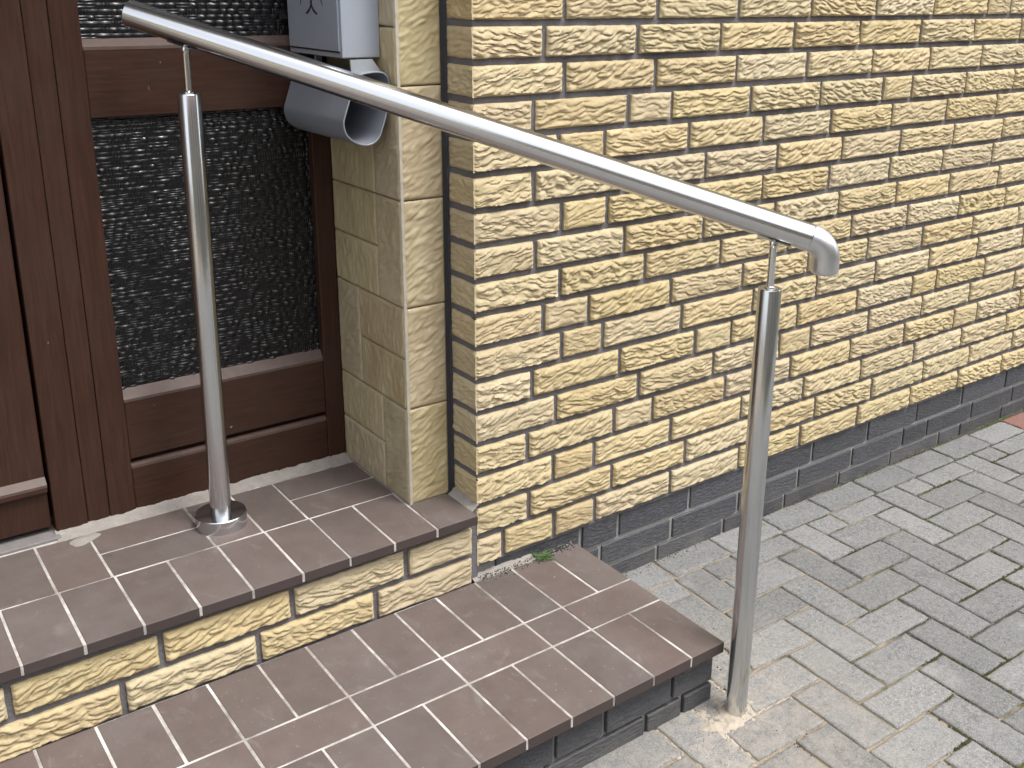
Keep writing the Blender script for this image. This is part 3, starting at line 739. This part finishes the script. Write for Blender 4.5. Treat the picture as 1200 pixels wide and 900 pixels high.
def post(base, lean, ztop, zpin, flange):
    top = Vector((base.x, base.y, ztop)) + lean; bt = Vector(base)
    d = (top - bt).normalized()
    shift(obj('post', tube('post', [bt, bt + d * 0.2, bt + d * 0.45, top - d * 0.003, top - d * 0.0005, top], [RP, RP, RP, RP, RP - 0.0012, RP - 0.004], STEEL, 48), hr))
    pt = Vector((top.x, top.y, zpin)) + lean * 0.1
    shift(obj('pin', tube('pin', [top - d * 0.002, top + d * 0.002, top + d * 0.004, pt - d * 0.012, pt - d * 0.010, pt - d * 0.004, pt], [0.0105, 0.010, 0.0066, 0.0066, 0.0080, 0.0080, 0.0062], STEELP, 24), hr))
    # curved saddle plate under the rail
    axis_pt = A2 + D_ * ((pt - A2).dot(D_) / D_.dot(D_)); sid = dn.cross(Vector((0, 0, 1))).normalized(); nn = sid.cross(dn)
    v = []; f = []; K = 9
    for ii, s in enumerate((-0.030, -0.029, 0.029, 0.030)):
        for k in range(K):
            ang = math.radians(-32 + 64 * k / (K - 1))
            rr = RR + (0.0003 if ii in (0, 3) else 0.0032)
            v.append(axis_pt + dn * s + (-nn * math.cos(ang) + sid * math.sin(ang)) * rr)
    for ii in range(3):
        for k in range(K - 1): f.append((ii * K + k, ii * K + k + 1, (ii + 1) * K + k + 1, (ii + 1) * K + k))
    shift(obj('saddle', mesh_of('saddle', v, f, STEELM, True), hr))
    if flange:
        fb = Vector((bt.x, bt.y, base.z)); R2 = 0.0515
        shift(obj('flange', tube('flange', [fb, fb + Vector((0, 0, 0.0275)), fb + Vector((0, 0, 0.029)), fb + Vector((0, 0, 0.0295)), fb + Vector((0, 0, 0.0297))], [R2, R2, R2 - 0.0012, R2 - 0.004, RP], STEEL, 64, False, 0.3), hr))
def rail_bottom(x, y):
    p = Vector((x, y, 0)); t = ((p - A2).x * D_.x + (p - A2).y * D_.y) / (D_.x ** 2 + D_.y ** 2)
    return (A2 + D_ * t).z - RR / math.cos(th0)
p2 = Vector((-0.4696, 0.2530, H2)); p1 = Vector((0.2891, -0.5117, -0.04))
post(p2, Vector((0.0085, -0.0064, 0)), 1.204, rail_bottom(-0.461, 0.2466), True)
post(p1, Vector((0.004, -0.003, 0)), 0.889, rail_bottom(0.2931, -0.5147), False)

# ------------------------------------------------------------------ mailbox on the reveal
mbx = tag(empty('mailbox', (-0.1117, 0.28, 1.263)), 'grey metal mailbox with a post horn mark fixed to the tiled reveal', 'mailbox')
L0 = Vector((0.1117, -0.28, -1.263))
x0, x1, y0, y1, z0, z1 = -0.1962, -0.1135, 0.155, 0.3975, 1.2630, 1.60
shift(obj('body', boxmesh('body', x0 + 0.002, x1, y0, y1, z0, z1, BOXP, 0.0022, 2), mbx))
shift(obj('front_flap', boxmesh('front_flap', x0 - 0.0012, x0 + 0.0035, y0 + 0.008, y1 - 0.006, z0 + 0.0125, z1 - 0.02, BOXP, 0.0012, 2), mbx))
shift(obj('slot', boxmesh('slot', x0 + 0.0003, x0 + 0.003, y0 + 0.010, y1 - 0.008, z0 + 0.0095, z0 + 0.0124, INK), mbx))
for yb_ in (0.185, 0.375): shift(obj('bracket', boxmesh('bracket', -0.150, -0.146 + 0.012, yb_, yb_ + 0.004, 1.236, 1.2625, BOXP, 0.0008), mbx))
def ribbon(points, w):
    v = []; f = []
    for i, (y, z) in enumerate(points):
        a = points[max(0, i - 1)]; b = points[min(len(points) - 1, i + 1)]
        d = Vector((b[0] - a[0], b[1] - a[1])).normalized(); n = Vector((-d.y, d.x)) * w / 2 * min(1.0, 0.55 + 0.6 * math.sin(math.pi * i / (len(points) - 1)))
        v += [(x0 - 0.0014, y + n.x, z + n.y), (x0 - 0.0014, y - n.x, z - n.y)]
        if i: f.append((2 * i - 2, 2 * i - 1, 2 * i + 1, 2 * i))
    return v, f
mb = MB(); cy_, cz_ = 0.276, 1.384
for s in (1, -1):
    mb.add(*ribbon([(cy_ + s * (-0.004 + 0.036 * (1 - math.cos(t)) ** 0.9), cz_ - 0.012 - 0.030 * math.sin(t)) for t in [0.1 + 1.3 * i / 10 for i in range(11)]], 0.0060))
    mb.add(*ribbon([(cy_ + s * (0.052 - 0.010 * math.sin(t)), cz_ - 0.026 + 0.05 * i / 10) for i, t in enumerate([math.pi * i / 10 for i in range(11)])], 0.0042))
mb.add(*ribbon([(cy_ + 0.017 * math.cos(t), cz_ + 0.006 + 0.015 * math.sin(t)) for t in [2 * math.pi * i / 24 for i in range(25)]], 0.0046))
mb.add(*ribbon([(cy_ + 0.062 * math.cos(t), cz_ + 0.055 + 0.032 * math.sin(t)) for t in [2 * math.pi * i / 30 for i in range(31)]], 0.0055))
shift(obj('post_horn_mark', mb.mesh('post_horn_mark', INK), mbx))

# newspaper tube below it
nwt = tag(empty('newspaper_tube', (-0.16, 0.25, 1.0988)), 'grey plastic newspaper tube with open front under the mailbox', 'newspaper holder')
L0 = Vector((0.16, -0.25, -1.0988))
prof = [(-0.1936, 1.2164), (-0.2039, 1.1852), (-0.2141, 1.1586), (-0.2178, 1.1461), (-0.2150, 1.1282), (-0.2057, 1.1146), (-0.1882, 1.1035), (-0.1702, 1.0988), (-0.1517, 1.1023), (-0.1402, 1.113), (-0.134, 1.1274), (-0.1230, 1.1562), (-0.1185, 1.1850), (-0.1140, 1.2128), (-0.1150, 1.2241), (-0.1196, 1.2324), (-0.1285, 1.2392), (-0.1459, 1.2406), (-0.1731, 1.2378), (-0.1857, 1.2330), (-0.1915, 1.2260)]
def smooth_loop(p, it=2):
    for _ in range(it):
        q = []
        for i in range(len(p)):
            a, b = p[i], p[(i + 1) % len(p)]
            q += [(0.75 * a[0] + 0.25 * b[0], 0.75 * a[1] + 0.25 * b[1]), (0.25 * a[0] + 0.75 * b[0], 0.25 * a[1] + 0.75 * b[1])]
        p = q
    return p
outer = smooth_loop(prof); cx = sum(p[0] for p in outer) / len(outer); czz = sum(p[1] for p in outer) / len(outer)
def inset(p, d):
    r = []
    for i in range(len(p)):
        a, b = p[i - 1], p[(i + 1) % len(p)]; t = Vector((b[0] - a[0], b[1] - a[1])).normalized(); n = Vector((-t.y, t.x))
        if n.dot(Vector((cx - p[i][0], czz - p[i][1]))) < 0: n = -n
        r.append((p[i][0] + n.x * d, p[i][1] + n.y * d))
    return r
inner = inset(outer, 0.0030); n = len(outer); ya_, yb_ = 0.118, 0.395
v = [(x, ya_ + 0.0006, z) for x, z in outer] + [(x, ya_, z) for x, z in inset(outer, 0.0008)] + [(x, ya_, z) for x, z in inset(outer, 0.0023)] + [(x, ya_ + 0.0006, z) for x, z in inner] + [(x, yb_ - 0.004, z) for x, z in inner] + [(x, yb_, z) for x, z in outer]
f = []
for r0, r1 in ((1, 0), (2, 1), (3, 2), (4, 3), (0, 5)):
    for k in range(n): f.append((r0 * n + k, r0 * n + (k + 1) % n, r1 * n + (k + 1) % n, r1 * n + k))
f.append(tuple(4 * n + k for k in range(n))); f.append(tuple(5 * n + k for k in reversed(range(n))))
me = mesh_of('tube_shell', v, f, PLAST, True); bm = bmesh.new(); bm.from_mesh(me); bmesh.ops.recalc_face_normals(bm, faces=bm.faces)
for ed in bm.edges:
    if len(ed.link_faces) == 2 and ed.calc_face_angle() > 0.7: ed.smooth = False
bm.to_mesh(me); bm.free()
shift(obj('tube_shell', me, nwt))
tb = [(-0.1809, 1.2610), (-0.1342, 1.2615), (-0.1165, 1.2375), (-0.1560, 1.2385), (-0.1790, 1.2360)]
nn_ = len(tb); v = [(x - 0.004, y, z) for y in (0.142, 0.146) for x, z in tb]
f = [tuple(reversed(range(nn_))), tuple(range(nn_, 2 * nn_))] + [(k, (k + 1) % nn_, nn_ + (k + 1) % nn_, nn_ + k) for k in range(nn_)]
me = mesh_of('hanger', v, f, BOXP); bm = bmesh.new(); bm.from_mesh(me); bmesh.ops.recalc_face_normals(bm, faces=bm.faces); bm.to_mesh(me); bm.free()
shift(obj('hanger', me, nwt))

# ------------------------------------------------------------------ small things on the ground
def weed(x, y, z, n, size, mat, label, lean=(0, 0)):
    root = tag(empty('weed', (x, y, z)), label, 'weed'); rng = random.Random(int(x * 1000) + n)
    mb = MB()
    for i in range(n):
        a = rng.uniform(0, 6.28); L = size * rng.uniform(0.5, 1.0); rise = rng.uniform(0.25, 1.0)
        d = Vector((math.cos(a) + lean[0], math.sin(a) + lean[1], rise)).normalized(); s = d.cross(Vector((0, 0, 1))).normalized() * size * rng.uniform(0.022, 0.05)
        p = Vector((rng.uniform(-.25, .25) * size, rng.uniform(-.15, .15) * size, 0)); c = []
        for t, w_ in ((0, 0.3), (0.45, 1.0), (0.8, 0.7), (1.0, 0.05)):
            q = p + d * L * t + Vector((0, 0, -0.35 * L * t * t)); c += [q - s * w_, q + s * w_]
        mb.add(c, [(0, 1, 3, 2), (2, 3, 5, 4), (4, 5, 7, 6)])
    obj('leaves', mb.mesh('leaves', mat), root)
    return root
weed(0.165, -0.016, H1, 60, 0.036, LEAF, 'small green weed at the back edge of the lower step by the wall')
weed(0.905, -0.025, 0.002, 14, 0.014, YLEAF, 'faded tuft of weed at the wall foot behind the front post')
weed(1.105, -0.135, 0.001, 9, 0.016, YLEAF, 'pale yellow weed in a paving joint near the wall')
weed(1.325, -0.112, 0.001, 8, 0.013, LEAF, 'tiny green weed in a paving joint farther along the wall')
weed(0.515, -0.130, 0.001, 8, 0.012, LEAF, 'tiny green weed in the joint between step and front post')
weed(0.600, -0.655, -0.007, 9, 0.017, DRY, 'dry flattened weed in a joint of the open paving', (-0.6, 0.6))
# sand spilled round the post foot
def sand_patch():
    v = []; f = []; nx, ny = 160, 130; x0, x1, y0, y1 = 0.10, 0.50, -0.72, -0.40
    for j in range(ny + 1):
        for i in range(nx + 1):
            x, y = x0 + (x1 - x0) * i / nx, y0 + (y1 - y0) * j / ny
            d = math.hypot((x - 0.262) / 0.075, (y + 0.522) / 0.050)
            h = 0.0042 * math.exp(-d * d) + 0.0042 * N(x * 40, y * 40, 1.5) * math.exp(-d * d * 0.22) + 0.0030 * N(x * 130, y * 130, 4.5) - 0.0024 - 0.0016 * d
            v.append((x, y, gz(x, y) + h))
    for j in range(ny):
        for i in range(nx): f.append((j * (nx + 1) + i, j * (nx + 1) + i + 1, (j + 1) * (nx + 1) + i + 1, (j + 1) * (nx + 1) + i))
    return mesh_of('sand', v, f, SAND, True)
o = obj('sand', sand_patch()); tag(o, 'pale sand spilled round the foot of the front post', 'sand', kind='stuff')

# ------------------------------------------------------------------ unseen house added behind the camera, for reflections and to block low sky
nb = tag(empty('unseen_house', (0.5, -9.5, 0)), 'unseen plain rendered house added across the drive behind the viewer', 'house')
obj('wall', boxmesh('wall', -13, 13, -3, 0, -0.2, 4.6, PLASTER), nb)
ROOF = mat_plain('roof_tiles', (0.16, 0.07, 0.05), 0.8)
obj('roof', mesh_of('roof', [(-13.4, 0.5, 4.5), (13.4, 0.5, 4.5), (13.4, -3, 7.2), (-13.4, -3, 7.2), (-13.4, -6.5, 4.5), (13.4, -6.5, 4.5)], [(0, 1, 2, 3), (3, 2, 5, 4), (0, 3, 4), (1, 5, 2), (0, 4, 5, 1)], ROOF), nb)
for x in (-10, -6, -2, 2, 6, 10):
    for z in (0.9, 3.0):
        wd = obj('window', boxmesh('window', x - 0.65, x + 0.65, -0.02, 0.03, z, z + 1.25, WGROUT, 0.01), nb)
        obj('pane', boxmesh('pane', x - 0.55, x + 0.55, 0.031, 0.036, z + 0.1, z + 1.15, DARK), wd)

# ------------------------------------------------------------------ moss and grit in the paving joints
def crumbs(name, spots, mat, lo, hi, flat, seed):
    rng = random.Random(seed); mb = MB()
    for (x, y, z) in spots:
        r = rng.uniform(lo, hi); ph = rng.uniform(0, 6.28); v = []
        for k in range(5): a = ph + k * 1.2566; v.append((x + r * math.cos(a) * rng.uniform(.7, 1.2), y + r * math.sin(a) * rng.uniform(.7, 1.2), z - r * 0.3))
        v += [(x + rng.uniform(-.3, .3) * r, y + rng.uniform(-.3, .3) * r, z + r * flat)]
        mb.add(v, [(k, (k + 1) % 5, 5) for k in range(5)])
    return mb.mesh(name, mat)
MOSS = mat_plain('joint_moss', (0.075, 0.076, 0.030), 0.95, spec=0.1); GRIT = mat_plain('grit', (0.30, 0.27, 0.22), 0.95, spec=0.1); DGRIT = mat_plain('dark_grit', (0.07, 0.062, 0.05), 0.95, spec=0.1)
rng = random.Random(5); moss = []; grit = []; dgrit = []
for d, r, mt in cand[:300]:
    for k in range(120):
        t = rng.random(); e = rng.choice((0, 1, 2, 3)); w_ = rng.gauss(0, 0.022)
        i = r[0] + (r[1] - r[0]) * t if e < 2 else (r[0], r[1])[e - 2] + w_
        j = r[2] + (r[3] - r[2]) * t if e > 1 else (r[2], r[3])[e] + w_
        x, y = gxy(i, j)
        if x < 0.27 and y > -0.47: continue
        m_ = noise.noise(Vector((x * 4.5, y * 4.5, 9.1))) + 0.45 * min(1.2, x) - 0.25 * y
        z = gz(x, y)
        if m_ > 0.80 and x > 0.55: moss.append((x, y, z - 0.0036 + rng.uniform(0, .002)))
        elif rng.random() < 0.4: (grit if m_ < 0.62 or rng.random() < 0.5 else dgrit).append((x, y, z - 0.0035 + rng.uniform(0, .0012)))
for k in range(1500):
    x = rng.uniform(0.30, 2.4); y = 0.012 - abs(rng.gauss(0, 0.013)) - 0.001
    if noise.noise(Vector((x * 6, 0, 3))) + 0.45 > rng.random() * 0.9: (grit if rng.random() < 0.6 else dgrit).append((x, y, gz(x, y) + 0.0004))
for k in range(700):
    x = rng.gauss(0.27, 0.10); y = rng.gauss(-0.55, 0.06)
    if x < 0.275 and y > -0.455: continue
    grit.append((x, y, gz(x, y) + 0.0004))
for k in range(420):
    x = rng.uniform(0.0, 0.26); y = 0.004 - abs(rng.gauss(0, 0.014)); (grit if rng.random() < 0.5 else dgrit).append((x, y, H1 + 0.001))
for k in range(260):
    x = rng.uniform(0.3, 2.2); y = rng.uniform(-1.1, -0.1); (grit if rng.random() < 0.5 else dgrit).append((x, y, gz(x, y) + 0.0004))
o = obj('moss', crumbs('moss', moss, MOSS, 0.0016, 0.0042, 0.7, 1)); o['kind'] = 'stuff'; o['label'] = 'green brown moss filling joints of the open paving'
o = obj('grit', crumbs('grit', grit, GRIT, 0.0007, 0.0019, 0.8, 2)); o['kind'] = 'stuff'; o['label'] = 'pale grit scattered along joints and wall foot'
o = obj('dark_grit', crumbs('dark_grit', dgrit, DGRIT, 0.0008, 0.0024, 0.7, 3)); o['kind'] = 'stuff'; o['label'] = 'dark crumbs of soil in the paving joints'
